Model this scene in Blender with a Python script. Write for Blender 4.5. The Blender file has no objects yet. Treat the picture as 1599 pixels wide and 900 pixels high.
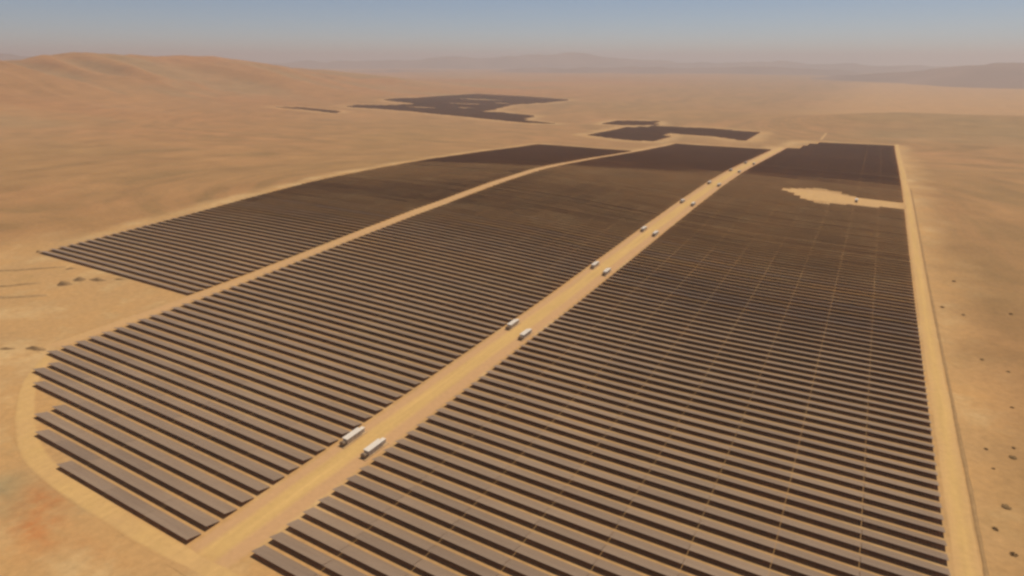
import bpy, math, random
import numpy as np
from mathutils import Matrix, Vector

scene = bpy.context.scene
C = scene.collection

# ---- camera ----
CAM_H = 137.458
cam_d = bpy.data.cameras.new('camera')
cam = bpy.data.objects.new('camera', cam_d); C.objects.link(cam)
cam_d.sensor_width = 36.0; cam_d.lens = 21.7597
cam_d.clip_start = 1.0; cam_d.clip_end = 150000.0
_f = Vector((-0.463491, 0.815908, -0.345644)); _r = Vector((0.869020, 0.494771, 0.002616)); _u = Vector((-0.173149, 0.299159, 0.938362))
cam.matrix_world = Matrix(((_r.x, _u.x, -_f.x, 0), (_r.y, _u.y, -_f.y, 0), (_r.z, _u.z, -_f.z, CAM_H), (0, 0, 0, 1)))
scene.camera = cam

# ---- sky and sun ----
SUN = Vector((0.10, 0.41, 1.0)).normalized()          # towards the sun
world = bpy.data.worlds.new('World'); scene.world = world; world.use_nodes = True
wn = world.node_tree; wn.nodes.clear()
sky = wn.nodes.new('ShaderNodeTexSky'); sky.sky_type = 'NISHITA'; sky.sun_disc = False
sky.sun_elevation = math.asin(SUN.z); sky.sun_rotation = math.atan2(SUN.x, SUN.y)
sky.altitude = 1200; sky.air_density = 0.75; sky.dust_density = 0.3; sky.ozone_density = 2.5
bg = wn.nodes.new('ShaderNodeBackground'); bg.inputs['Strength'].default_value = 0.072
wo = wn.nodes.new('ShaderNodeOutputWorld')
wn.links.new(sky.outputs[0], bg.inputs[0]); wn.links.new(bg.outputs[0], wo.inputs[0])
sun_d = bpy.data.lights.new('sun', 'SUN'); sun_d.energy = 4.75; sun_d.angle = math.radians(0.53); sun_d.color = (1.0, 0.91, 0.76)
sun = bpy.data.objects.new('sun', sun_d); C.objects.link(sun)
sun.rotation_euler = SUN.to_track_quat('Z', 'Y').to_euler()

# ---- exposure ----
vs = scene.view_settings
vs.view_transform = 'Standard'; vs.look = 'None'; vs.gamma = 1.0; vs.exposure = 0.0; vs.use_curve_mapping = False
scene.cycles.use_denoising = True
scene.cycles.pixel_filter_type = 'BLACKMAN_HARRIS'; scene.cycles.filter_width = 2.7
scene.cycles.max_bounces = 6; scene.cycles.volume_bounces = 2
scene.cycles.sample_clamp_indirect = 4.0

# ---- terrain ----
S = 6.5                      # metres between neighbouring solar rows
Y0 = 12.8009                 # row number k stands at y = (k + Y0) * S
GX = np.array([-110, -95, -81, -67, -53, -38, -24, -10, 6, 20, 40.])
GY = np.arange(-15, 250, 13.)
GZ = np.array([[-0.07, -0.09, -0.09, -0.08, -0.04, 0.0, 0.05, 0.08, 0.05, 0.02, 0.01], [0.05, -0.05, -0.12, -0.1, -0.02, 0.01, 0.02, 0.03, 0.06, 0.08, 0.09], [0.22, 0.05, -0.09, -0.04, 0.02, 0.05, -0.04, -0.13, 0.08, 0.14, 0.15], [0.4, 0.29, 0.22, 0.29, 0.22, 0.16, -0.03, -0.26, 0.01, 0.11, 0.15], [0.56, 0.65, 0.7, 0.88, 0.9, 0.47, -0.12, -0.32, -0.12, -0.02, 0.05], [0.65, 1.03, 1.37, 1.51, 1.43, 0.92, 0.17, -0.36, -0.29, -0.21, -0.14], [0.63, 1.23, 1.81, 1.98, 1.89, 1.31, 0.37, -0.32, -0.4, -0.4, -0.39], [0.49, 1.1, 1.65, 2.17, 2.29, 1.57, 0.49, -0.2, -0.41, -0.55, -0.65], [0.24, 0.8, 1.37, 2.01, 2.31, 1.62, 0.64, -0.05, -0.39, -0.65, -0.88], [-0.08, 0.41, 0.93, 1.49, 1.73, 1.31, 0.68, 0.04, -0.39, -0.74, -1.05], [-0.43, -0.07, 0.32, 0.73, 0.88, 0.68, 0.29, -0.12, -0.49, -0.83, -1.16], [-0.79, -0.58, -0.38, -0.09, 0.03, -0.06, -0.25, -0.46, -0.69, -0.96, -1.24], [-1.15, -1.06, -0.95, -0.87, -0.82, -0.82, -0.84, -0.9, -1.0, -1.16, -1.34], [-1.51, -1.53, -1.55, -1.59, -1.6, -1.57, -1.5, -1.41, -1.38, -1.42, -1.48], [-1.86, -1.97, -2.1, -2.23, -2.32, -2.28, -2.14, -1.96, -1.83, -1.74, -1.67], [-2.2, -2.37, -2.55, -2.73, -2.88, -2.89, -2.76, -2.53, -2.3, -2.1, -1.93], [-2.52, -2.7, -2.88, -3.07, -3.23, -3.33, -3.36, -3.03, -2.72, -2.47, -2.25], [-2.81, -2.96, -3.12, -3.27, -3.42, -3.52, -3.52, -3.32, -3.05, -2.81, -2.58], [-3.05, -3.16, -3.27, -3.38, -3.48, -3.55, -3.54, -3.44, -3.27, -3.09, -2.91], [-3.25, -3.31, -3.37, -3.43, -3.49, -3.52, -3.51, -3.48, -3.4, -3.31, -3.2], [-3.44, -3.45, -3.46, -3.46, -3.46, -3.47, -3.47, -3.49, -3.5, -3.5, -3.49]])
def fade(t): return t * t * (3 - 2 * t)
def hash2(ix, iy, seed):
    h = (ix.astype(np.int64) * 374761393 + iy.astype(np.int64) * 668265263 + seed * 1442695041) & 0xFFFFFFFF
    h = ((h ^ (h >> 13)) * 1274126177) & 0xFFFFFFFF
    return ((h ^ (h >> 16)) & 0xFFFF) / 65535.0
def vnoise(x, y, seed=0):
    ix, iy = np.floor(x), np.floor(y)
    a, b = fade(x - ix), fade(y - iy)
    v = lambda i, j: hash2(ix + i, iy + j, seed)
    return ((v(0, 0) * (1 - a) + v(1, 0) * a) * (1 - b) + (v(0, 1) * (1 - a) + v(1, 1) * a) * b) * 2 - 1
def fbm(x, y, seed=0, oct=5, ridged=False):
    s, amp, tot = 0, 1.0, 0
    for o in range(oct):
        n = vnoise(x * 2 ** o + 17.3 * o, y * 2 ** o - 9.1 * o, seed + o)
        s = s + amp * ((1 - 2 * np.abs(n)) if ridged else n); tot += amp; amp *= .5
    return s / tot
def smooth(a, b, t):
    return fade(np.clip((t - a) / (b - a), 0, 1))
# dense, blurred copy of the surveyed grid so that the ground bends smoothly
DX = np.arange(-125, 56, 1.0); DY = np.arange(-30, 265, 1.0)
_t = np.array([np.interp(DX, GX, r) for r in GZ])
_t = np.array([np.interp(DY, GY, _t[:, i]) for i in range(len(DX))]).T
_k = np.exp(-np.linspace(-2.2, 2.2, 19) ** 2); _k /= _k.sum()
for ax in (0, 1):
    _t = np.apply_along_axis(lambda r: np.convolve(np.pad(r, 9, mode='edge'), _k, 'valid'), ax, _t)
DZ = _t * S
BASE = -22.0
CREST = [(-2889, 808, 126), (-2960, 930, 131), (-3021, 1054, 136), (-2956, 1150, 128), (-2956, 1240, 132), (-2970, 1340, 142), (-2960, 1438, 147), (-2909, 1558, 146),
         (-2927, 1660, 136), (-2900, 1750, 128), (-2868, 1840, 133), (-2860, 1940, 142), (-2853, 2040, 139), (-2880, 2150, 125), (-2909, 2286, 121), (-2890, 2380, 103),
         (-2866, 2495, 99), (-2870, 2640, 78), (-2875, 2781, 78), (-2900, 2950, 50), (-2924, 3151, 37), (-2950, 3400, 12), (-2990, 3753, 8), (-2950, 4200, 0)]
CR = np.array(CREST + [(-2900, 650, 124), (-2900, 500, 118), (-2950, 330, 116), (-3000, 150, 120), (-3000, -50, 112), (-3050, -300, 110)], float)
def _gk(x, y, c):
    sx = np.where(x > c[0], 520., 700.)
    return np.exp(-((x - c[0]) / sx) ** 2 / 2 - ((y - c[1]) / 120.) ** 2 / 2)
_M = np.array([[_gk(np.array(a[0]), a[1], c) for c in CR] for a in CR])
CA = np.linalg.solve(_M.T @ _M + .02 * np.eye(len(CR)), _M.T @ (CR[:, 2] - BASE))
def height(x, y):
    x = np.asarray(x, float); y = np.asarray(y, float)
    X, K = x / S, y / S - Y0
    fx = np.clip((X - DX[0]), 0, len(DX) - 1.001); fy = np.clip((K - DY[0]), 0, len(DY) - 1.001)
    i, j = fx.astype(int), fy.astype(int); a, b = fx - i, fy - j
    g = (DZ[j, i] * (1 - a) + DZ[j, i + 1] * a) * (1 - b) + (DZ[j + 1, i] * (1 - a) + DZ[j + 1, i + 1] * a) * b
    out = np.maximum(np.maximum(-110 - X, X - 40), np.maximum(-15 - K, K - 240))   # in rows, > 0 outside the survey
    w = smooth(0, 90, out)
    base = np.where(K < 60, 0, BASE * smooth(60, 240, K))
    z = g * (1 - w) + base * w
    hill = sum(A * _gk(x, y, c) for A, c in zip(CA, CR))
    rough = smooth(4, 60, out)
    z = z + hill
    z = z + rough * (smooth(5, 90, hill) * (30 * (fbm(x / 520, y / 170, 3, 5, True) - .3) + 26 * (fbm(x / 1100 + .3, y / 640, 13, 3, True) - .35)))
    z = z + rough * smooth(25, 140, out) * (2.2 + 7 * smooth(150, 400, -X)) * fbm(x / 520 + 3, y / 330, 9, 4)
    z = z + smooth(2, 12, out + 12 * 0) * .35 * fbm(x / 45, y / 45, 21, 3)
    z = z + .5 * smooth(18, 45, K) * (1 - smooth(0, 30, out)) * fbm(x / 120 + 7, y / 85, 91, 2)
    # low rise beyond the far right corner of the array
    sy = np.where(y < 2000, 230., 170.)
    z = z + 30 * np.exp(-((y - 2000 - .15 * (x - 150)) / sy) ** 2 / 2) * smooth(-330, 60, x) * (1 - .75 * smooth(700, 2500, x)) * (1 + .12 * fbm(x / 160, y / 300, 61, 3))
    z = z - 20 * smooth(2050, 2900, y) * smooth(-1500, 0, x)
    return z
# ---- helpers ----
rng = random.Random(7)
def tag(o, label=None, cat=None, group=None, kind=None):
    if label: o['label'] = label
    if cat: o['category'] = cat
    if group: o['group'] = group
    if kind: o['kind'] = kind
    return o
def link(o, parent=None):
    C.objects.link(o)
    if parent: o.parent = parent
    return o
def empty(name, loc):
    o = bpy.data.objects.new(name, None); o.location = loc; o.empty_display_size = 1; return link(o)
def mesh(name, v, f, mat=None, smooth_=False):
    m = bpy.data.meshes.new(name)
    m.from_pydata([tuple(p) for p in v], [], [tuple(q) for q in f])
    if mat: m.materials.append(mat)
    if smooth_: m.polygons.foreach_set('use_smooth', [True] * len(m.polygons))
    m.update(); return m
def obj(name, m, parent=None, loc=(0, 0, 0)):
    o = bpy.data.objects.new(name, m); o.location = loc; return link(o, parent)
class MB:
    """collects boxes, prisms and tubes into one mesh"""
    def __init__(s): s.v = []; s.f = []
    def add(s, v, f):
        n = len(s.v); s.v += [tuple(p) for p in v]; s.f += [tuple(i + n for i in q) for q in f]; return s
    def box(s, x0, x1, y0, y1, z0, z1, M=None):
        v = [Vector(p) for p in ((x0, y0, z0), (x1, y0, z0), (x1, y1, z0), (x0, y1, z0), (x0, y0, z1), (x1, y0, z1), (x1, y1, z1), (x0, y1, z1))]
        if M: v = [M @ p for p in v]
        return s.add(v, [(0, 3, 2, 1), (4, 5, 6, 7), (0, 1, 5, 4), (1, 2, 6, 5), (2, 3, 7, 6), (3, 0, 4, 7)])
    def tube(s, a, b, r, n=8, r2=None):
        a, b = Vector(a), Vector(b); d = (b - a).normalized(); r2 = r if r2 is None else r2
        p = d.orthogonal().normalized(); q = d.cross(p); v = []
        for c, rr in ((a, r), (b, r2)):
            for i in range(n):
                t = 2 * math.pi * i / n; v.append(c + rr * (math.cos(t) * p + math.sin(t) * q))
        f = [(i, (i + 1) % n, n + (i + 1) % n, n + i) for i in range(n)] + [tuple(range(n))[::-1], tuple(range(n, 2 * n))]
        return s.add(v, f)
    def mesh(s, name, mat, sm=False): return mesh(name, s.v, s.f, mat, sm)
def T1(x, y): return float(height(np.array([x]), np.array([y]))[0])

# ---- materials ----
def mat_new(name):
    m = bpy.data.materials.new(name); m.use_nodes = True; nt = m.node_tree
    b = nt.nodes['Principled BSDF']; return m, nt, b
def node(nt, t, **kw):
    n = nt.nodes.new(t)
    for k, v in kw.items(): setattr(n, k, v)
    return n
def ramp(nt, fac, stops):
    r = node(nt, 'ShaderNodeValToRGB'); e = r.color_ramp.elements
    while len(e) > len(stops): e.remove(e[-1])
    while len(e) < len(stops): e.new(.5)
    for q, (p, c) in zip(e, stops): q.position = p; q.color = (*c, 1)
    nt.links.new(fac, r.inputs[0]); return r.outputs[0]
def noise(nt, vec, scale, detail=4, rough=.55):
    n = node(nt, 'ShaderNodeTexNoise'); n.inputs['Scale'].default_value = scale; n.inputs['Detail'].default_value = detail; n.inputs['Roughness'].default_value = rough
    nt.links.new(vec, n.inputs['Vector']); return n.outputs['Fac']
def mixc(nt, fac, a, b, mode='MIX'):
    m = node(nt, 'ShaderNodeMix', data_type='RGBA', blend_type=mode)
    for s, v in ((m.inputs[0], fac), (m.inputs[6], a), (m.inputs[7], b)):
        if hasattr(v, 'is_linked'): nt.links.new(v, s)
        elif isinstance(v, (int, float)): s.default_value = v
        else: s.default_value = (*v, 1)
    return m.outputs[2]
def mathn(nt, op, a, b=0.0):
    m = node(nt, 'ShaderNodeMath', operation=op)
    for s, v in ((m.inputs[0], a), (m.inputs[1], b)):
        if hasattr(v, 'is_linked'): nt.links.new(v, s)
        else: s.default_value = v
    return m.outputs[0]
def stretch(nt, vec, sx, sy, rot=0):
    m = node(nt, 'ShaderNodeMapping'); m.inputs['Scale'].default_value = (sx, sy, 1); m.inputs['Rotation'].default_value = (0, 0, rot)
    nt.links.new(vec, m.inputs['Vector']); return m.outputs[0]

SAND_PALE = (0.43, 0.257, 0.110)
SAND_BROWN = (0.305, 0.172, 0.066)
def sand_chain(nt):
    """colour of the desert soil from world position and the graded / rust / ashen soil maps"""
    pos = node(nt, 'ShaderNodeNewGeometry').outputs['Position']
    at = lambda n: node(nt, 'ShaderNodeAttribute', attribute_name=n).outputs['Fac']
    big = noise(nt, pos, .0022, 5); mid = noise(nt, pos, .018, 6, .62); fine = noise(nt, pos, .35, 5, .65)
    patch = noise(nt, pos, .06, 4, .6)
    wind = noise(nt, stretch(nt, pos, .010, .0022, .5), 1.0, 5, .6)
    brown = mixc(nt, ramp(nt, big, [(.35, (0, 0, 0)), (.65, (1, 1, 1))]), SAND_BROWN, (0.345, 0.178, 0.072))
    brown = mixc(nt, ramp(nt, wind, [(.42, (0, 0, 0)), (.68, (1, 1, 1))]), brown, (0.245, 0.142, 0.056))
    pale = mixc(nt, ramp(nt, mid, [(.35, (0, 0, 0)), (.7, (1, 1, 1))]), SAND_PALE, (0.40, 0.222, 0.082))
    pale = mixc(nt, ramp(nt, patch, [(.5, (0, 0, 0)), (.75, (1, 1, 1))]), pale, (0.36, 0.215, 0.085))
    bleach = noise(nt, pos, .03, 5, .65)
    pale = mixc(nt, ramp(nt, bleach, [(.5, (0, 0, 0)), (.7, (1, 1, 1))]), pale, (0.50, 0.325, 0.150))
    col = mixc(nt, at('graded'), brown, pale)
    grit = noise(nt, pos, .16, 6, .7)
    rusty = mathn(nt, 'MULTIPLY', at('rust'), ramp(nt, grit, [(.36, (.25, .25, .25)), (.62, (1, 1, 1))]))
    col = mixc(nt, rusty, col, (0.41, 0.15, 0.045))
    col = mixc(nt, at('ashen_and_shade'), col, (0.24, 0.19, 0.098))
    col = mixc(nt, 1.0, col, ramp(nt, mid, [(.2, (.78, .77, .76)), (.8, (1.14, 1.14, 1.14))]), 'MULTIPLY')
    col = mixc(nt, 1.0, col, ramp(nt, fine, [(.25, (.84, .84, .84)), (.75, (1.12, 1.12, 1.12))]), 'MULTIPLY')
    return pos, col, mid, fine
def finish_sand(nt, b, col, mid, fine, strength):
    nt.links.new(col, b.inputs['Base Color']); b.inputs['Roughness'].default_value = .95; b.inputs['Specular IOR Level'].default_value = .12
    bp = node(nt, 'ShaderNodeBump'); bp.inputs['Strength'].default_value = strength; bp.inputs['Distance'].default_value = .5
    nt.links.new(mathn(nt, 'ADD', mathn(nt, 'MULTIPLY', fine, .6), mathn(nt, 'MULTIPLY', mid, 3.0)), bp.inputs['Height'])
    nt.links.new(bp.outputs[0], b.inputs['Normal'])
def sand_material():
    m, nt, b = mat_new('desert_sand')
    pos, col, mid, fine = sand_chain(nt); finish_sand(nt, b, col, mid, fine, .35)
    return m
def road_material():
    """graded sand: 'lane' runs 0 at the shoulders to 1 on the driven centre, 'edge' falls to 0 where the road merges with the soil"""
    m, nt, b = mat_new('graded_sand_road')
    pos, soil, mid, fine = sand_chain(nt)
    lane = node(nt, 'ShaderNodeAttribute', attribute_name='lane').outputs['Fac']
    edge = node(nt, 'ShaderNodeAttribute', attribute_name='edge').outputs['Fac']
    n1 = noise(nt, pos, .05, 5, .6); n2 = noise(nt, pos, .5, 5, .6)
    streak = noise(nt, stretch(nt, pos, .45, .02), 1.0, 4, .55)
    l = mathn(nt, 'ADD', lane, mathn(nt, 'MULTIPLY', mathn(nt, 'SUBTRACT', n1, .5), .5))
    col = mixc(nt, ramp(nt, l, [(.25, (0, 0, 0)), (.75, (1, 1, 1))]), (0.435, 0.252, 0.118), (0.485, 0.30, 0.110))
    st_ = mixc(nt, lane, (1, 1, 1), ramp(nt, streak, [(.25, (.86, .86, .86)), (.75, (1.10, 1.10, 1.10))]))
    col = mixc(nt, 1.0, col, st_, 'MULTIPLY')
    col = mixc(nt, 1.0, col, ramp(nt, n2, [(.25, (.92, .92, .92)), (.75, (1.06, 1.06, 1.06))]), 'MULTIPLY')
    across = node(nt, 'ShaderNodeAttribute', attribute_name='across').outputs['Fac']
    wander = mathn(nt, 'MULTIPLY', mathn(nt, 'SUBTRACT', noise(nt, stretch(nt, pos, .02, .02), 1.0, 3, .5), .5), .35)
    w_ = node(nt, 'ShaderNodeMath', operation='PINGPONG'); nt.links.new(mathn(nt, 'ADD', mathn(nt, 'ADD', across, wander), 3.0), w_.inputs[0]); w_.inputs[1].default_value = .11
    rut = mathn(nt, 'MULTIPLY', ramp(nt, w_.outputs[0], [(0, (1, 1, 1)), (.028, (0, 0, 0))]), mathn(nt, 'MULTIPLY', lane, ramp(nt, n1, [(.4, (0, 0, 0)), (.62, (1, 1, 1))])))
    col = mixc(nt, mathn(nt, 'MULTIPLY', rut, .45), col, (0.36, 0.215, 0.088))
    e2 = mathn(nt, 'ADD', edge, mathn(nt, 'MULTIPLY', mathn(nt, 'SUBTRACT', n1, .5), .6))
    e3 = mathn(nt, 'MULTIPLY', ramp(nt, e2, [(.2, (0, 0, 0)), (.9, (1, 1, 1))]), ramp(nt, edge, [(0, (0, 0, 0)), (.25, (1, 1, 1))]))
    finish_sand(nt, b, mixc(nt, e3, soil, col), mid, fine, .35)
    return m
def plain(name, col, rough=.6, metal=0.0, spec=.4, var=.12, scale=1.2):
    m, nt, b = mat_new(name)
    pos = node(nt, 'ShaderNodeNewGeometry').outputs['Position']
    n = noise(nt, pos, scale, 5, .6)
    c = mixc(nt, 1.0, col, ramp(nt, n, [(.25, (1 - var,) * 3), (.75, (1 + var * .6,) * 3)]), 'MULTIPLY')
    nt.links.new(c, b.inputs['Base Color']); b.inputs['Roughness'].default_value = rough; b.inputs['Metallic'].default_value = metal
    b.inputs['Specular IOR Level'].default_value = spec
    return m
def panel_material():
    m, nt, b = mat_new('dusty_solar_glass')
    pos = node(nt, 'ShaderNodeNewGeometry').outputs['Position']
    dust = noise(nt, stretch(nt, pos, .05, .25), 1.0, 4, .6)
    fine = noise(nt, pos, 2.2, 3, .6)
    col = mixc(nt, ramp(nt, dust, [(.3, (0, 0, 0)), (.7, (1, 1, 1))]), PANEL_A, PANEL_B)
    col = mixc(nt, 1.0, col, ramp(nt, fine, [(.25, (.9, .9, .9)), (.75, (1.08, 1.08, 1.08))]), 'MULTIPLY')
    rnd = node(nt, 'ShaderNodeObjectInfo').outputs['Random']                # tables differ a little in dust
    col = mixc(nt, 1.0, col, ramp(nt, rnd, [(0, (.90, .90, .91)), (1, (1.09, 1.08, 1.06))]), 'MULTIPLY')
    big = noise(nt, pos, .012, 3, .6)
    col = mixc(nt, 1.0, col, ramp(nt, big, [(.3, (.90, .90, .90)), (.7, (1.10, 1.10, 1.10))]), 'MULTIPLY')
    nt.links.new(col, b.inputs['Base Color']); b.inputs['Roughness'].default_value = .5; b.inputs['Specular IOR Level'].default_value = .35
    return m
PANEL_A = (0.198, 0.132, 0.084); PANEL_B = (0.228, 0.156, 0.100)
M_SAND = sand_material(); M_ROAD = road_material(); M_PANEL = panel_material()
M_BACK = plain('panel_backsheet', (0.80, 0.50, 0.30), .7)
M_STEEL = plain('dusty_galvanised_steel', (0.30, 0.19, 0.115), .7, 0)
M_WHITE = plain('white_painted_steel', (0.60, 0.52, 0.43), .5, 0, .4, .08)
M_WALL = plain('cream_steel_wall', (0.62, 0.53, 0.42), .6, 0, .4, .10)
M_DARK = plain('dark_green_grey_enamel', (0.27, 0.19, 0.12), .5)
M_CONC = plain('concrete_plinth', (0.42, 0.27, 0.13), .9)
M_GRILLE = plain('louvre_grille', (0.50, 0.41, 0.30), .6)
M_SHRUB = plain('dry_shrub_leaves', (0.29, 0.18, 0.078), .9, 0, .1, .35, 6)
M_STEM = plain('dry_shrub_stems', (0.09, 0.06, 0.035), .9)
M_HEAP = plain('dug_out_earth', (0.27, 0.165, 0.075), .95, 0, .1, .3, 1.5)
M_BANK = plain('scraped_sand', (0.33, 0.20, 0.088), .95, 0, .1, .25, .4)
M_ROCK = plain('far_rock', (0.21, 0.135, 0.10), .95, 0, .1, .35, .0012)

# ---- layout of the plant, in rows (S metres) ----
L = 3.43172                                # length of one panel table
E1 = -24.339; E2 = E1 + 3.1407; E3 = E2 + 8 * L; E4 = E1 - 8 * L; E5 = E4 - 1.85; E6 = E5 - 8 * L
FAR_MAIN = [(-255.3, 282.6), (-256.4, 335.0), (-256.4, 386.1), (-218.9, 390.6), (-179.7, 381.2), (-176.8, 346.5), (-185.2, 313.0), (-174.6, 274.0), (-158.5, 259.6), (-139.6, 254.1), (-132.6, 228.8), (-111.8, 219.5), (-124.9, 217.5), (-175.6, 235.0), (-204.3, 242.4), (-226.3, 243.5), (-245.1, 239.9), (-249.1, 254.0), (-236.6, 260.6), (-228.0, 278.1)]
FAR_HOLES = [[(-240, 330), (-232, 338), (-205, 345), (-214, 336)], [(-205, 318), (-200, 322), (-186, 323), (-192, 317)], [(-222, 262), (-216, 266), (-204, 266), (-210, 261)], [(-222, 294), (-214.5, 301.5), (-198, 307), (-204, 299)], [(-200, 276), (-196, 279), (-188, 277), (-193, 273)], [(-172.9, 260.0), (-175.6, 289.0), (-172.5, 308.9), (-165.2, 284.7), (-163.3, 261.6)]]
FAR_STRIP = [(-266.1, 211.0), (-256.8, 220.0), (-230.4, 220.1), (-224.5, 211.9), (-245.7, 213.8)]
FAR_P2 = [(-83.7, 186.2), (-83.7, 221.4), (-75.1, 235.1), (-54.0, 238.9), (-36.4, 231.7), (-35.2, 203.5), (-47.8, 211.4), (-62.4, 212.1), (-59.5, 183.4), (-66.2, 179.5)]
FAR_P3 = [(-96.4, 231.9), (-97.1, 249.9), (-81.2, 256.5), (-76.9, 239.1), (-87.5, 231.6)]
def rect_sd(X, K, x0, x1, k0, k1):
    dx = np.maximum(x0 - X, X - x1); dy = np.maximum(k0 - K, K - k1)
    return np.where((dx > 0) & (dy > 0), np.hypot(dx, dy), np.maximum(dx, dy))
def poly_sd(X, K, P):
    d = np.full(X.shape, 1e9); ins = np.zeros(X.shape, bool); n = len(P)
    for i in range(n):
        (ax, ay), (bx, by) = P[i], P[(i + 1) % n]; ex, ey = bx - ax, by - ay
        t = np.clip(((X - ax) * ex + (K - ay) * ey) / (ex * ex + ey * ey), 0, 1)
        d = np.minimum(d, np.hypot(X - ax - t * ex, K - ay - t * ey))
        c = ((ay > K) != (by > K)) & (X < ex * (K - ay) / (ey if abs(ey) > 1e-9 else 1e-9) + ax); ins ^= c
    return np.where(ins, -d, d)

# ---- ground ----
def axis(lo, hi, step, far, growth):
    a = list(np.arange(lo, hi + .1, step)); s = step
    while a[-1] < far: s *= growth; a.append(a[-1] + s)
    s = step
    while a[0] > -far: s *= growth; a.insert(0, a[0] - s)
    return np.array(a)
gx = axis(-640, 150, 5.0, 62000, 1.035); gy = axis(-40, 700, 5.0, 62000, 1.026)
GXX, GYY = np.meshgrid(gx, gy)
GZZ = height(GXX, GYY)
ny, nx = GXX.shape
me = bpy.data.meshes.new('desert_ground')
vv = np.stack([GXX, GYY, GZZ], -1).reshape(-1, 3)
ii = np.arange(nx * ny).reshape(ny, nx)
ff = np.stack([ii[:-1, :-1], ii[:-1, 1:], ii[1:, 1:], ii[1:, :-1]], -1).reshape(-1, 4)
me.vertices.add(len(vv)); me.vertices.foreach_set('co', vv.ravel())
me.loops.add(ff.size); me.loops.foreach_set('vertex_index', ff.ravel().astype(np.int32))
me.polygons.add(len(ff)); me.polygons.foreach_set('loop_start', np.arange(0, ff.size, 4, dtype=np.int32))
me.polygons.foreach_set('use_smooth', np.ones(len(ff), bool))
me.update(); me.validate()
def soil_maps(x, y):
    X, K = x / S, y / S - Y0
    wob = 1.6 * fbm(X / 4, K / 4, 31, 3)
    d = np.minimum.reduce([rect_sd(X, K, E6, E5, 20, 145), rect_sd(X, K, E4, E1, 7, 180), rect_sd(X, K, E4 + 12, E1, 0, 8), rect_sd(X, K, E2, E3, 1, 209), rect_sd(X, K, E1, E2, -1, 190)])
    graded = 1 - smooth(1.2, 5.5, d + wob)
    dl = rect_sd(X, K, -82, -18, -14, 20) + 5 * fbm(X / 12, K / 12, 33, 4)
    graded = np.maximum(graded, 1.0 * (1 - smooth(-2, 11, dl)))
    for Pq in (FAR_P2, FAR_P3, FAR_MAIN, FAR_STRIP):
        graded = np.maximum(graded, .9 * (1 - smooth(2, 7, poly_sd(X, K, Pq) + wob)))
    graded = np.maximum(graded, .6 * (1 - smooth(0, 5, rect_sd(X, K, E3, E3 + 2.0, -5, 200) + wob * 1.5)))
    blob = lambda x, k, rx, rk, s: np.exp(-((X - x) / rx) ** 2 - ((K - k) / rk) ** 2) * np.clip(1 + 1.3 * fbm(X / 2.2, K / 2.2, s, 4), 0, 2)
    rust = np.clip(.6 * blob(-34.2, -2.05, 1.1, .75, 41) + 1.1 * blob(-32.8, -2.7, 1.1, .75, 42) + 1.1 * blob(-31.5, -3.3, 1.1, .75, 46) + .7 * blob(-30.2, -3.9, 1.0, .5, 47) + .25 * blob(-27.5, -2.7, 2.2, .5, 45), 0, .85)
    hillh = sum(A_ * _gk(x, y, c_) for A_, c_ in zip(CA, CR))
    west = smooth(130, 270, -X)
    rust = np.maximum(rust, (.22 + .40 * np.clip(.5 + 1.1 * fbm(x / 900, y / 500, 71, 4), 0, 1)) * west)
    graded = np.maximum(graded, .3 * smooth(.05, .45, fbm(x / 700, y / 300, 77, 4)) * west)
    east = smooth(-60, 0, X) * smooth(300, 345, K)
    rust = np.maximum(rust, .22 * east); graded = np.maximum(graded, .75 * east)
    ashen_and_shade = np.clip(blob(-36.2, -2.5, 1.6, .8, 43) * .8 + .5 * blob(-34.2, -3.3, 1.0, .5, 44), 0, .7)
    ashen_and_shade = np.maximum(ashen_and_shade, .30 * smooth(-25, 15, X) * smooth(214, 232, K) * (1 - smooth(300, 330, K)) * (.6 + .4 * np.clip(fbm(X / 30, K / 20, 50, 3) + .5, 0, 1)))
    ashen_and_shade = np.maximum(ashen_and_shade, .35 * smooth(.1, .5, fbm(x / 600 + 5, y / 260, 79, 4)) * west)
    inside = np.minimum.reduce([rect_sd(X, K, E6, E5, 20, 144), rect_sd(X, K, E4, E1, 7, 179), rect_sd(X, K, E4 + 12, E1, 1, 8), rect_sd(X, K, E2, E3, 1, 208)])
    graded = graded * (1 - .3 * (1 - smooth(-.9, -.1, inside)))
    gully = fbm(x / 520, y / 170, 3, 5, True)                              # relief shading of the dune gullies, painted into the soil colour
    ashen_and_shade = np.maximum(ashen_and_shade, .32 * (1 - smooth(-.05, .35, gully)) * smooth(4, 45, hillh))
    return (('graded', graded), ('rust', rust), ('ashen_and_shade', ashen_and_shade))
def set_attr(m, name, arr):
    a = m.attributes.new(name, 'FLOAT', 'POINT'); a.data.foreach_set('value', np.asarray(arr).ravel().astype(np.float32))
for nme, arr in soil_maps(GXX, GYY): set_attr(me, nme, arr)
me.materials.append(M_SAND)
ground = obj('desert_ground', me); tag(ground, 'open brown desert ground with paler graded sand around the panels', 'ground', kind='structure')

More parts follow.
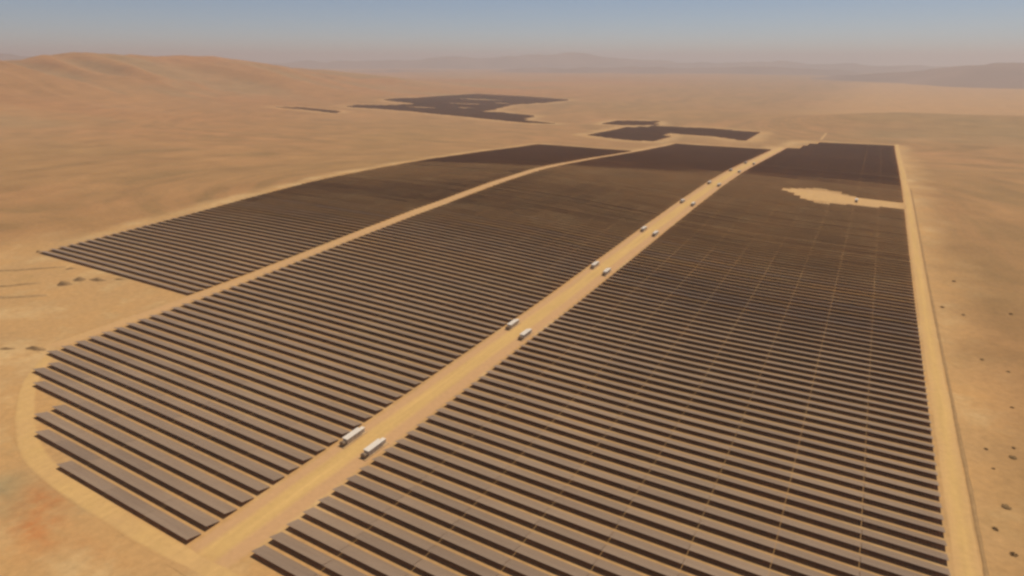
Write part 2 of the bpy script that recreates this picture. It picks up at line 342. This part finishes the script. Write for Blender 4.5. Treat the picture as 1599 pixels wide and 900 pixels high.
# ---- far mountains ----
def mountain(name, label, pts, depth, seed, rough, near=1.0):
    pts = np.array(pts, float); n = 90; m = 16
    pts[:, :2] *= near; pts[:, 2] = CAM_H + (pts[:, 2] - CAM_H) * near
    s = np.linspace(0, len(pts) - 1, n)
    px, py, pz = (np.interp(s, range(len(pts)), pts[:, i]) for i in range(3))
    dirx, diry = px / np.hypot(px, py), py / np.hypot(px, py)
    V = []
    for j in range(m):
        t = j / (m - 1) * 2 - 1                       # -1 foot facing us, 0 crest, 1 back foot
        o = t * depth; x = px + dirx * o; y = py + diry * o
        prof = (1 - abs(t)) ** 1.15
        z = -120 + (pz + 120) * prof + rough * (prof > 0) * fbm(x / (depth * .55), y / (depth * .55), seed, 5, True) * (.25 + .75 * prof) * (abs(t) < .98)
        V += list(zip(x, y, z))
    F = [(j * n + i, j * n + i + 1, (j + 1) * n + i + 1, (j + 1) * n + i) for j in range(m - 1) for i in range(n - 1)]
    return tag(obj(name, mesh(name, V, F, M_ROCK, True)), label, 'mountains', kind='structure')
mountain('mountain_range', 'pale hazy mountain range along the horizon', [(-19500, 15500, -60), (-16297, 17618, 20), (-14748, 18934, 130), (-13442, 19882, 255), (-11864, 20862, 205), (-10218, 21715, 325), (-8526, 22434, 255), (-6604, 23074, 140), (-4200, 23000, 80), (-1500, 22500, 30), (1500, 22000, -40)], 2000, 5, 110, .58)
mountain('near_mountain', 'hazy mountain rising at the right edge of the horizon', [(-900, 7700, -60), (-250, 7600, -25), (200, 7500, 5), (480, 7100, 70), (800, 7060, 128), (1090, 7010, 130), (1600, 6900, 150), (2400, 6600, 180), (3400, 6000, 160)], 2000, 11, 60)
mountain('foothills', 'faint low ridge before the mountain range, right of centre', [(-6500, 6900, -30), (-5046, 8049, -20), (-4410, 8414, 45), (-3826, 8695, 20), (-3134, 8967, 75), (-2420, 9186, 40), (-1691, 9348, 62), (-860, 9460, 20), (-30, 9498, -10), (700, 9400, -40)], 1500, 23, 60)
mountain('left_mountain', 'faint blue mountain behind the dunes at the far left', [(-15500, 4000, 300), (-15096, 5300, 270), (-14769, 6153, 232), (-14538, 6682, 140), (-14300, 7300, 0)], 2400, 15, 50, .7)

# ---- roads, laid on the ground ----
def road(name, label, line, width, lanes, lift=.09, step=5.0, wobble=.5, seed=1, across=12, soft=.2):
    """line: list of (X, K) in rows; width in metres (a number or one per point); lanes(t) -> 0..1 across"""
    P = np.array(line, float); P = np.stack([P[:, 0] * S, (P[:, 1] + Y0) * S], 1)
    W = np.full(len(P), width) if np.isscalar(width) else np.array(width, float)
    seg = np.hypot(*np.diff(P, axis=0).T); cum = np.concatenate([[0], np.cumsum(seg)])
    n = max(2, int(cum[-1] / step)); s = np.linspace(0, cum[-1], n)
    x = np.interp(s, cum, P[:, 0]); y = np.interp(s, cum, P[:, 1]); w = np.interp(s, cum, W)
    if len(P) > 2:
        for _ in range(2):
            x[1:-1] = (x[:-2] + x[1:-1] * 2 + x[2:]) / 4; y[1:-1] = (y[:-2] + y[1:-1] * 2 + y[2:]) / 4
    tx, ty = np.gradient(x), np.gradient(y); l = np.hypot(tx, ty); nx_, ny_ = ty / l, -tx / l
    V = []; A = []; EE = []; AC = []
    for j in range(across + 1):
        t = j / across * 2 - 1
        e = wobble * fbm(s / 9, s * 0 + seed + 10 * t, seed, 3) * abs(t) ** 3
        o = t * w / 2 + e
        X_, Y_ = x + nx_ * o, y + ny_ * o
        V.append(np.stack([X_, Y_, height(X_, Y_) + lift * (1 - .88 * abs(t) ** 3)], 1)); A.append(np.full(n, lanes(t))); AC.append(np.full(n, t)); EE.append(np.full(n, min(1, (1 - abs(t)) / soft)) * np.clip(np.minimum(s, cum[-1] - s) / 12, 0, 1))
    V = np.stack(V, 1).reshape(-1, 3); A = np.stack(A, 1).ravel(); EE = np.stack(EE, 1).ravel(); AC = np.stack(AC, 1).ravel(); q = across + 1
    F = [(i * q + j, i * q + j + 1, (i + 1) * q + j + 1, (i + 1) * q + j) for i in range(n - 1) for j in range(across)]
    m = mesh(name, V, F, M_ROAD, True); set_attr(m, 'lane', A); set_attr(m, 'edge', EE); set_attr(m, 'across', AC)
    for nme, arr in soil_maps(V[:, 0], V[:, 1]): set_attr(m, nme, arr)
    o = obj(name, m); tag(o, label, 'road', kind='structure'); return o
cen = (E1 + E2) / 2
road('central_road', 'broad sandy service road between the middle and right blocks', [(cen, -1.6), (cen, 191)], 3.0 * S, lambda t: 1 - min(1, abs(t + .08) / .55) ** 2, seed=2)
road('left_road', 'narrow sandy road between the left and middle blocks', [(-52.9, 6.5), ((E4 + E5) / 2, 16), ((E4 + E5) / 2, 150), ((E4 + E5) / 2, 178)], 1.45 * S, lambda t: .35, seed=3)
road('right_road', 'straight pale sandy track along the right edge of the array', [(E3 + .72, -14), (E3 + .72, 214)], 1.15 * S, lambda t: .75 - .3 * abs(t), seed=4)
road('perimeter_road', 'pale sandy track bending round the near left corner of the middle block', [(-18.6, -.7), (-22.0, -.85), (-27, -1.0), (-35, -.85), (-38.2, -.45), (-40.6, .3), (-43.2, 1.35), (-46.0, 2.65), (-48.5, 4.1), (-50.4, 5.7), (-52.4, 7.7)], [5, 7, 7.5, 8, 8, 8, 8, 7.5, 7, 6, 5], lambda t: .62, lift=.12, seed=5, soft=.4)
road('cross_track', 'bare sandy strip cutting into the far right block', [(E2 + 2.6 * L, 104.2), (E2 + 3.3 * L, 103.8), (E2 + 4.2 * L, 102.6), (E2 + 5.4 * L, 101.6), (E3 + .5, 101.4)], [2 * S, 5.5 * S, 11 * S, 8 * S, 5.0 * S], lambda t: .5, lift=.07, seed=6, wobble=1)
road('far_track', 'short pale track beyond the far edge of the right block', [(-14.5, 216), (-14.2, 236)], 5.0, lambda t: .5, seed=8)

# ---- solar tables ----
TILT = math.radians(17); CH = .75 * S; AXH = .90          # tilt away from the camera, chord, axis height
GAPS = {'left': .07, 'middle': .07, 'right': .13}
ct, st = math.cos(TILT), math.sin(TILT)
RT = Matrix.Rotation(-TILT, 4, 'X')
def table_mesh(length, frame):
    mb = MB(); n = max(1, round(length / 1.0)); w = length / n
    for c in range(n):                                     # framed modules, two up
        for s_ in (-1, 1):
            y0, y1 = (-CH / 2, -.012) if s_ < 0 else (.012, CH / 2)
            mb.box(-length / 2 + c * w + .008, -length / 2 + (c + 1) * w - .008, y0, y1, .06, .10, RT)
    nb = len(mb.f)
    m = mb.mesh('panel_table', M_PANEL); m.materials.append(M_BACK); m.materials.append(M_STEEL)
    for i, p in enumerate(m.polygons):
        if p.normal.z < -.5: p.material_index = 1
    return m
def frame_mesh(length):
    mb = MB(); mb.tube((-length / 2 + .05, 0, 0), (length / 2 - .05, 0, 0), .075, 6)
    k = max(2, round(length / 7.2) + 1)
    for i in range(k):
        x = -length / 2 + .6 + (length - 1.2) * i / (k - 1)
        mb.box(x - .06, x + .06, -.09, .09, -AXH - .8, -.06)
    for i in range(max(2, round(length / 3.6))):
        x = -length / 2 + .5 + (length - 1.0) * i / (max(2, round(length / 3.6)) - 1)
        mb.box(x - .03, x + .03, -CH * .46, CH * .46, .0, .055, RT)
    return mb.mesh('support_frame', M_STEEL)
TM = {(g, q): table_mesh(L * S * q / 3 - GAPS[g], False) for q in (1, 2, 3) for g in ('middle', 'right')}
FM = {(g, q): frame_mesh(L * S * q / 3 - GAPS[g]) for q in (1, 2, 3) for g in ('middle', 'right')}

ONES = 'zeroth first second third fourth fifth sixth seventh eighth ninth tenth eleventh twelfth thirteenth fourteenth fifteenth sixteenth seventeenth eighteenth nineteenth'.split()
TENS = 'x x twent thirt fort fift sixt sevent eight ninet'.split()
def ordinal(n):
    if n < 20: return ONES[n]
    if n < 100: return TENS[n // 10] + ('ieth' if n % 10 == 0 else 'y-' + ONES[n % 10])
    return 'hundredth' if n == 100 else 'hundred-and-' + ordinal(n - 100)

def spans(block, k):
    """list of (X0, thirds) for the tables of row k of a block"""
    if block == 'left':
        return [(E6 + i * L, 3) for i in range(8)] if 20 <= k <= 144 else []
    if block == 'middle':
        if not 0 <= k <= 179: return []
        t = {0: 10, 1: 14, 2: 16, 3: 16, 4: 20, 5: 22, 6: 22}.get(k, 24)
        out = []; x = E1
        while t > 0:
            q = min(3, t); x -= L * q / 3; out.append((x, q)); t -= q
        return out[::-1]
    if not 1 <= k <= 208: return []
    CUT = {8: (103, 105), 9: (102, 106), 10: (100, 107), 11: (98, 108), 12: (97, 109), 13: (96, 109), 14: (96, 108), 15: (97, 108), 16: (97, 106), 17: (98, 105)}
    free = []
    for j in range(24):                                    # which thirds of a table carry panels
        lo, hi = CUT.get(j, (98 if j < 21 else 99, 104) if j > 17 else (0, -1))
        ok = not lo <= k <= hi
        if k > 187 and j < 3 or k > 197 and j < 4 or k > 203 and j < 6: ok = False
        free.append(ok)
    out = []; j = 0
    while j < 24:
        if not free[j]: j += 1; continue
        q = 1
        while q < 3 and (j + q) % 3 and j + q < 24 and free[j + q]: q += 1
        out.append((E2 + j * L / 3, q)); j += q
    return out
def place(x0, q, k):
    """end-point heights -> centre and slope of one rigid table"""
    xa, xb = x0 * S, (x0 + L * q / 3) * S; y = (k + Y0) * S
    return xa, xb, y
ROWS = []
for block, rg in (('left', range(20, 145)), ('middle', range(0, 180)), ('right', range(1, 209))):
    for k in rg: ROWS.append((block, k, spans(block, k)))
# the 300 rows that stand largest in view stay single things; the others form one far mass
def nearness(r):
    xs = [a for a, q in r[2]]; xm = (min(xs) + max(xs)) / 2; y = r[1] + Y0
    return math.hypot(xm, y) * (1.0 + .15 * (r[0] == 'left'))
order = sorted(range(len(ROWS)), key=lambda i: nearness(ROWS[i]))
single = set(order[:300])
flat = [(i, a, q, k) for i, (b, k, sp) in enumerate(ROWS) for a, q in sp]
xa = np.array([a for _, a, q, k in flat]) * S; xb = np.array([a + L * q / 3 for _, a, q, k in flat]) * S; yk = (np.array([k for *_, k in flat]) + Y0) * S
za, zb = height(xa, yk), height(xb, yk)
WHERE = {'left': 'of the far left block', 'middle': 'of the middle block', 'right': 'of the block right of central road'}
FIRST = {'left': 20, 'middle': 0, 'right': 1}
by_row = {}
for n_, (i, a, q, k) in enumerate(flat): by_row.setdefault(i, []).append((n_, q))
far = MB()
def far_slab(x0, x1, y, z0, z1, lean=0.0):
    a_ = TILT - lean + rng.gauss(0, .008); p = CH / 2 * math.cos(a_); h = CH / 2 * math.sin(a_); e = .06
    v = []
    for x, z in ((x0, z0), (x1, z1)):
        z += AXH
        v += [(x, y - p, z + h + e), (x, y + p, z - h + e), (x, y + p, z - h), (x, y - p, z + h)]
    far.add(v, [(0, 4, 5, 1), (1, 5, 6, 2), (2, 6, 7, 3), (3, 7, 4, 0), (0, 1, 2, 3), (4, 7, 6, 5)])
for i in order:
    block, k, sp = ROWS[i]
    if i not in single:
        lean = rng.gauss(0, .022)
        for n_, q in by_row[i]: far_slab(xa[n_] + GAPS[block] / 2, xb[n_] - GAPS[block] / 2, yk[n_], za[n_], zb[n_], lean)
        continue
    lean = rng.gauss(0, .016)
    n0 = by_row[i][0][0]; n1 = by_row[i][-1][0]
    base = Vector(((xa[n0] + xb[n1]) / 2, yk[n0], (za[n0] + zb[n1]) / 2))
    row = empty('solar_row', base); g_ = 'right' if block == 'right' else 'middle'
    tag(row, 'long grey solar row, %s from the near end %s' % (ordinal(k - FIRST[block] + 1), WHERE[block]), 'solar panels', 'rows of solar panels')
    for n_, q in by_row[i]:
        t = bpy.data.objects.new('panel_table', TM[g_, q]); C.objects.link(t); t.parent = row
        t.location = (((xa[n_] + xb[n_]) / 2 - base.x), 0, (za[n_] + zb[n_]) / 2 + AXH - base.z + rng.uniform(-.02, .02))
        t.rotation_euler = (lean + rng.gauss(0, .007), -math.atan2(zb[n_] - za[n_], xb[n_] - xa[n_]), 0)
        if nearness(ROWS[i]) < 62:
            s_ = bpy.data.objects.new('support_frame', FM[g_, q]); C.objects.link(s_); s_.parent = t
# distant fields seen beyond the plant
def fill(P, holes=()):
    ks = [p[1] for p in P]
    for k in range(math.ceil(min(ks)), int(max(ks)) + 1):
        xs = np.arange(min(p[0] for p in P), max(p[0] for p in P), L); xm = xs + L / 2
        ok = poly_sd(xm, np.full(xm.shape, float(k)), P) < 0
        for h in holes: ok &= poly_sd(xm, np.full(xm.shape, float(k)), h) > 0
        xs = xs[ok]
        if not len(xs): continue
        y = (k + Y0) * S; z0 = height(xs * S, np.full(xs.shape, y)); z1 = height((xs + L) * S, np.full(xs.shape, y))
        lean = rng.gauss(0, .022)
        for a, b, c in zip(xs, z0, z1): far_slab(a * S + .1, (a + L) * S - .1, y, b, c, lean)
fill(FAR_MAIN, FAR_HOLES); fill(FAR_STRIP); fill(FAR_P2); fill(FAR_P3)
fm = far.mesh('distant_solar_rows', M_PANEL); fm.materials.append(M_BACK)
for p in fm.polygons:
    if p.normal.z < -.5: p.material_index = 1
tag(obj('distant_solar_rows', fm), 'mass of dark solar rows in the far fields of the desert', 'solar panels', kind='stuff')

# ---- inverter stations along the central road ----
def station_parts():
    P = []
    P.append(('plinth', MB().box(-1.75, 1.75, -6.6, 6.6, -.5, .18).mesh('plinth', M_CONC)))
    b = MB().box(-1.22, 1.22, -4.0, 4.0, .30, 2.35)
    for i in range(26):                                    # corrugated long walls
        y = -3.85 + i * .30
        for s_ in (-1, 1): b.box(min(s_ * 1.22, s_ * 1.26), max(s_ * 1.22, s_ * 1.26), y, y + .14, .42, 2.28)
    P.append(('container', b.mesh('container', M_WALL)))
    r_ = MB().box(-1.36, 1.36, -4.16, 4.16, 2.353, 2.47)
    for i in range(9): r_.box(-1.30, 1.30, -3.95 + i * .95, -3.80 + i * .95, 2.47, 2.51)
    P.append(('roof', r_.mesh('roof', M_WHITE)))
    for y in (-2.6, 0.1, 2.5):
        g = MB()
        for j in range(7): g.box(1.262, 1.30, y - .55, y + .55, 1.0 + j * .15, 1.09 + j * .15)
        P.append(('louvre', g.mesh('louvre', M_GRILLE)))
        g = MB()
        for j in range(7): g.box(-1.30, -1.262, y - .55, y + .55, 1.0 + j * .15, 1.09 + j * .15)
        P.append(('louvre', g.mesh('louvre', M_GRILLE)))
    for x in (-.6, .6):
        P.append(('door', MB().box(x - .52, x + .52, 4.0, 4.05, .4, 2.25).box(x - .1, x - .06, 4.05, 4.10, 1.2, 1.7).mesh('door', M_WHITE)))
    t = MB().box(-.85, .85, -5.9, -4.75, .25, 1.75)
    for i in range(7):
        y = -5.85 + i * .16
        t.box(.85, 1.25, y, y + .07, .5, 1.55); t.box(-1.25, -.85, y, y + .07, .5, 1.55)
    for x in (-.45, 0, .45): t.tube((x, -5.3, 1.75), (x, -5.3, 2.15), .10, 8, .05)
    t.tube((-.5, -5.7, 1.95), (.5, -5.7, 1.95), .16, 8)
    P.append(('transformer', t.mesh('transformer', M_DARK)))
    c = MB().box(-.8, .8, 4.75, 6.0, .22, 1.95).box(-.86, .86, 4.70, 6.06, 1.95, 2.02)
    for x in (-.4, .4): c.box(x - .34, x + .34, 6.0, 6.03, .35, 1.85)
    P.append(('switchgear_cabinet', c.mesh('switchgear_cabinet', M_WALL)))
    return P
SP = station_parts()
def station(X, k, flip, label):
    x, y = X * S, (k + Y0) * S
    o = empty('inverter_station', (x, y, T1(x, y) + .12))
    o.rotation_euler = (math.atan2(T1(x, y + 6) - T1(x, y - 6), 12), 0, 0)
    tag(o, label, 'inverter station', 'inverter stations along the central road')
    for n_, m in SP: obj(n_, m, o)
    return o
STK = [9.86, 29.1, 47.15, 63.6, 82.1, 99.9, 118.5, 135.3]; STR = [9.6, 27.9, 45.9, 62.6, 81.3, 99.0, 117.5, 134.5]
for i, k in enumerate(STK):
    w = ['nearest the camera' if i == 0 else ordinal(i + 1) + ' from the near end'][0]
    station(E1 + .62, k, 0, 'white roofed inverter station on left edge of central road, ' + w)
    station(E2 - .66, STR[i], 1, 'white roofed inverter station on right edge of central road, ' + w)
o = station(-.44, 101.0, 0, 'small dark inverter station standing alone on the bare strip in the right block')
o['group'] = 'inverter stations on the bare strip'

# ---- earth heaps, shrubs and the low berm ----
def heap(X, k, rx, ry, h, label, seed, grp='earth heaps by the left block'):
    V = [(0, 0, h)]; F = []; n = 14; rings = 6
    for r_ in range(1, rings + 1):
        for a in range(n):
            t = 2 * math.pi * a / n; f_ = r_ / rings
            w = 1 + .35 * float(fbm(np.array([math.cos(t) * 1.3 + seed]), np.array([math.sin(t) * 1.3 + f_]), seed, 3)[0])
            z = h * (math.cos(f_ * math.pi) * .5 + .5) * (1 + .5 * float(fbm(np.array([math.cos(t) * f_ * 3 + seed * 7]), np.array([math.sin(t) * f_ * 3]), seed + 4, 3)[0]))
            V.append((math.cos(t) * rx * f_ * w, math.sin(t) * ry * f_ * w, z - (.25 if r_ == rings else 0)))
    for a in range(n): F.append((0, 1 + a, 1 + (a + 1) % n))
    for r_ in range(rings - 1):
        for a in range(n):
            i0 = 1 + r_ * n; F.append((i0 + a, i0 + n + a, i0 + n + (a + 1) % n, i0 + (a + 1) % n))
    x, y = X * S, (k + Y0) * S
    o = obj('earth_heap', mesh('earth_heap', V, F, M_HEAP, True), None, (x, y, T1(x, y)))
    o.rotation_euler.z = rng.uniform(-.3, .3) + .5
    return tag(o, label, 'earth heap', grp)
heap(-67.3, 15.5, 5.5, 3.2, 2.6, 'dark double earth heap, left one of the pair below the left block', 3)
heap(-67.3, 17.0, 5.0, 3.4, 2.4, 'dark earth heap, right one of the pair below the left block', 5)
heap(-65.6, 17.8, 7.0, 2.6, 1.7, 'flat greyish earth heap just under the left block\'s near corner row', 8)
heap(-63.8, 19.0, 5.0, 1.6, .9, 'small pale earth heap close to the near row of the left block', 9)
heap(-71.9, 18.4, 4.0, 1.6, .9, 'small faint earth heap near the left tip of the left block', 12)
heap(-53.6, 6.7, 7.5, 2.2, 1.5, 'low brown earth heap beside the bend of the perimeter track', 15)
heap(-55.6, 5.6, 5.0, 1.4, .8, 'faint low earth heap left of the bend of the perimeter track', 17)
heap(-81.6, 19.8, 2.4, 1.8, 1.4, 'tiny dark earth heap at the left tip of the left block', 19)
def ridge(name, label, line, w, h, mat, seed, cat, rough=.4):
    P = np.array(line, float); x0 = P[:, 0] * S; y0 = (P[:, 1] + Y0) * S
    cum = np.concatenate([[0], np.cumsum(np.hypot(np.diff(x0), np.diff(y0)))]); n = int(cum[-1] / 2.5) + 2; s = np.linspace(0, cum[-1], n)
    x = np.interp(s, cum, x0); y = np.interp(s, cum, y0); tx, ty = np.gradient(x), np.gradient(y); l = np.hypot(tx, ty)
    V = []; q = 5
    for j in range(q):
        t = j / (q - 1) * 2 - 1; f_ = 1 + rough * fbm(s / 6, s * 0 + j, seed, 3); o = t * w / 2 * f_
        X_, Y_ = x + ty / l * o, y - tx / l * o
        taper = np.clip(np.minimum(s, cum[-1] - s) / 8, 0, 1)
        V.append(np.stack([X_, Y_, height(X_, Y_) - .06 + h * (1 - t * t) * taper * (1 + rough * fbm(s / 5, s * 0 + 3 * j, seed + 3, 3))], 1))
    V = np.stack(V, 1).reshape(-1, 3)
    F = [(i * q + j, i * q + j + 1, (i + 1) * q + j + 1, (i + 1) * q + j) for i in range(n - 1) for j in range(q - 1)]
    return tag(obj(name, mesh(name, V, F, mat, True)), label, cat)
ridge('sand_berm', 'low sand berm along the outer side of the right track', [(E3 + 1.42, -12), (E3 + 1.42, 60), (E3 + 1.45, 120)], 1.5, .55, plain('berm_sand', (0.30, 0.18, 0.078), .95, 0, .1, .2, .3), 5, 'berm')
ridge('earth_bank', 'long dark earth bank running left from the heaps, upper one', [(-80, 13.2), (-76.5, 15.4), (-73, 18.6)], 3.5, .8, M_BANK, 7, 'earth bank')
ridge('earth_bank', 'dark earth bank with a heap at its end, middle one at the left edge', [(-74.5, 10.6), (-71.8, 12.6), (-69.9, 14.8)], 3.0, .9, M_BANK, 8, 'earth bank')
ridge('earth_bank', 'broad low earth bank nearest the perimeter track at the left edge', [(-71.5, 9.2), (-68.0, 11.3), (-65.5, 13.2)], 4.5, .7, M_BANK, 9, 'earth bank')
def shrub_mesh(seed):
    r_ = random.Random(seed); V = []; F = []
    for _ in range(90):                                     # small leaf tufts through a low dome
        t = r_.uniform(0, 6.283); rr = r_.uniform(0, 1) ** .5 * .95; z = r_.uniform(.05, .8) * (1.05 - rr * rr * .8)
        c = Vector((math.cos(t) * rr, math.sin(t) * rr, z)); sz = r_.uniform(.16, .34)
        a = Vector((r_.gauss(0, 1), r_.gauss(0, 1), r_.gauss(0, .7))).normalized(); b = a.orthogonal().normalized()
        n_ = len(V); V += [c + a * sz, c + b * sz * .6, c - a * sz, c - b * sz * .6]; F.append((n_, n_ + 1, n_ + 2, n_ + 3))
    return mesh('foliage', V, F, M_SHRUB)
def stem_mesh(seed):
    r_ = random.Random(seed); mb = MB()
    for _ in range(7):
        t = r_.uniform(0, 6.283); mb.tube((0, 0, -.1), (math.cos(t) * .5, math.sin(t) * .5, r_.uniform(.3, .6)), .03, 5, .012)
    return mb.mesh('stems', M_STEM)
SHM = [shrub_mesh(i) for i in range(4)]; STM = [stem_mesh(i) for i in range(4)]
SHRUBS = [(10.1, 27.1, 1.9, 'dark round shrub right of the track, larger one of two close together'), (10.3, 28.3, 1.2, 'small shrub just behind the larger dark shrub right of the track'),
          (8.9, 27.4, 1.1, 'small shrub between the right track and the pair of dark shrubs'), (9.0, 25.3, .9, 'tiny shrub in front of the pair of dark shrubs right of the track'),
          (9.1, 21.7, 2.0, 'wide low shrub near the bottom right, left of the frame edge'), (8.4, 19.5, 1.5, 'shrub standing nearest the berm at the bottom right'),
          (8.9, 17.9, 1.7, 'lowest dark shrub in the bottom right corner'), (10.0, 62.8, 2.0, 'lone shrub far up the right side, about halfway up the picture'),
          (9.9, 52.1, 1.7, 'shrub halfway up the right side, right one of two level with each other'), (8.4, 53.4, 1.8, 'shrub halfway up the right side, close to the track'),
          (13.7, 54.6, 1.8, 'shrub at the far right edge of the picture, halfway up'), (10.2, 41.7, 1.5, 'small shrub above the pair of dark shrubs right of the track'),
          (11.6, 40.2, 1.3, 'small shrub at the right edge above the pair of dark shrubs'), (11.0, 34.0, 1.2, 'faint shrub at the right edge just beyond the pair of dark shrubs')]
for i, (X_, k, r_, lab) in enumerate(SHRUBS):
    x, y = X_ * S, (k + Y0) * S
    o = empty('shrub', (x, y, T1(x, y))); o.rotation_euler.z = i * 1.7; r_ *= .68; o.scale = (r_, r_ * rng.uniform(.7, 1.1), r_ * .7)
    tag(o, lab, 'shrub', 'desert shrubs right of the track')
    obj('foliage', SHM[i % 4], o); obj('stems', STM[i % 4], o)

# ---- haze: one closed box of dusty air ----
hz = MB().box(-64000, 64000, -64000, 64000, -260, 380).mesh('haze', None)
hm, nt, b = mat_new('dusty_air'); nt.nodes.remove(b)
pv = node(nt, 'ShaderNodeVolumePrincipled')
pv.inputs['Color'].default_value = (0.655, 0.64, 0.665, 1); pv.inputs['Density'].default_value = 1.3e-4; pv.inputs['Anisotropy'].default_value = .25
nt.links.new(pv.outputs[0], nt.nodes['Material Output'].inputs['Volume'])
hz.materials.append(hm)
tag(obj('haze', hz), 'thin dusty haze that pales the distance', 'haze', kind='stuff')
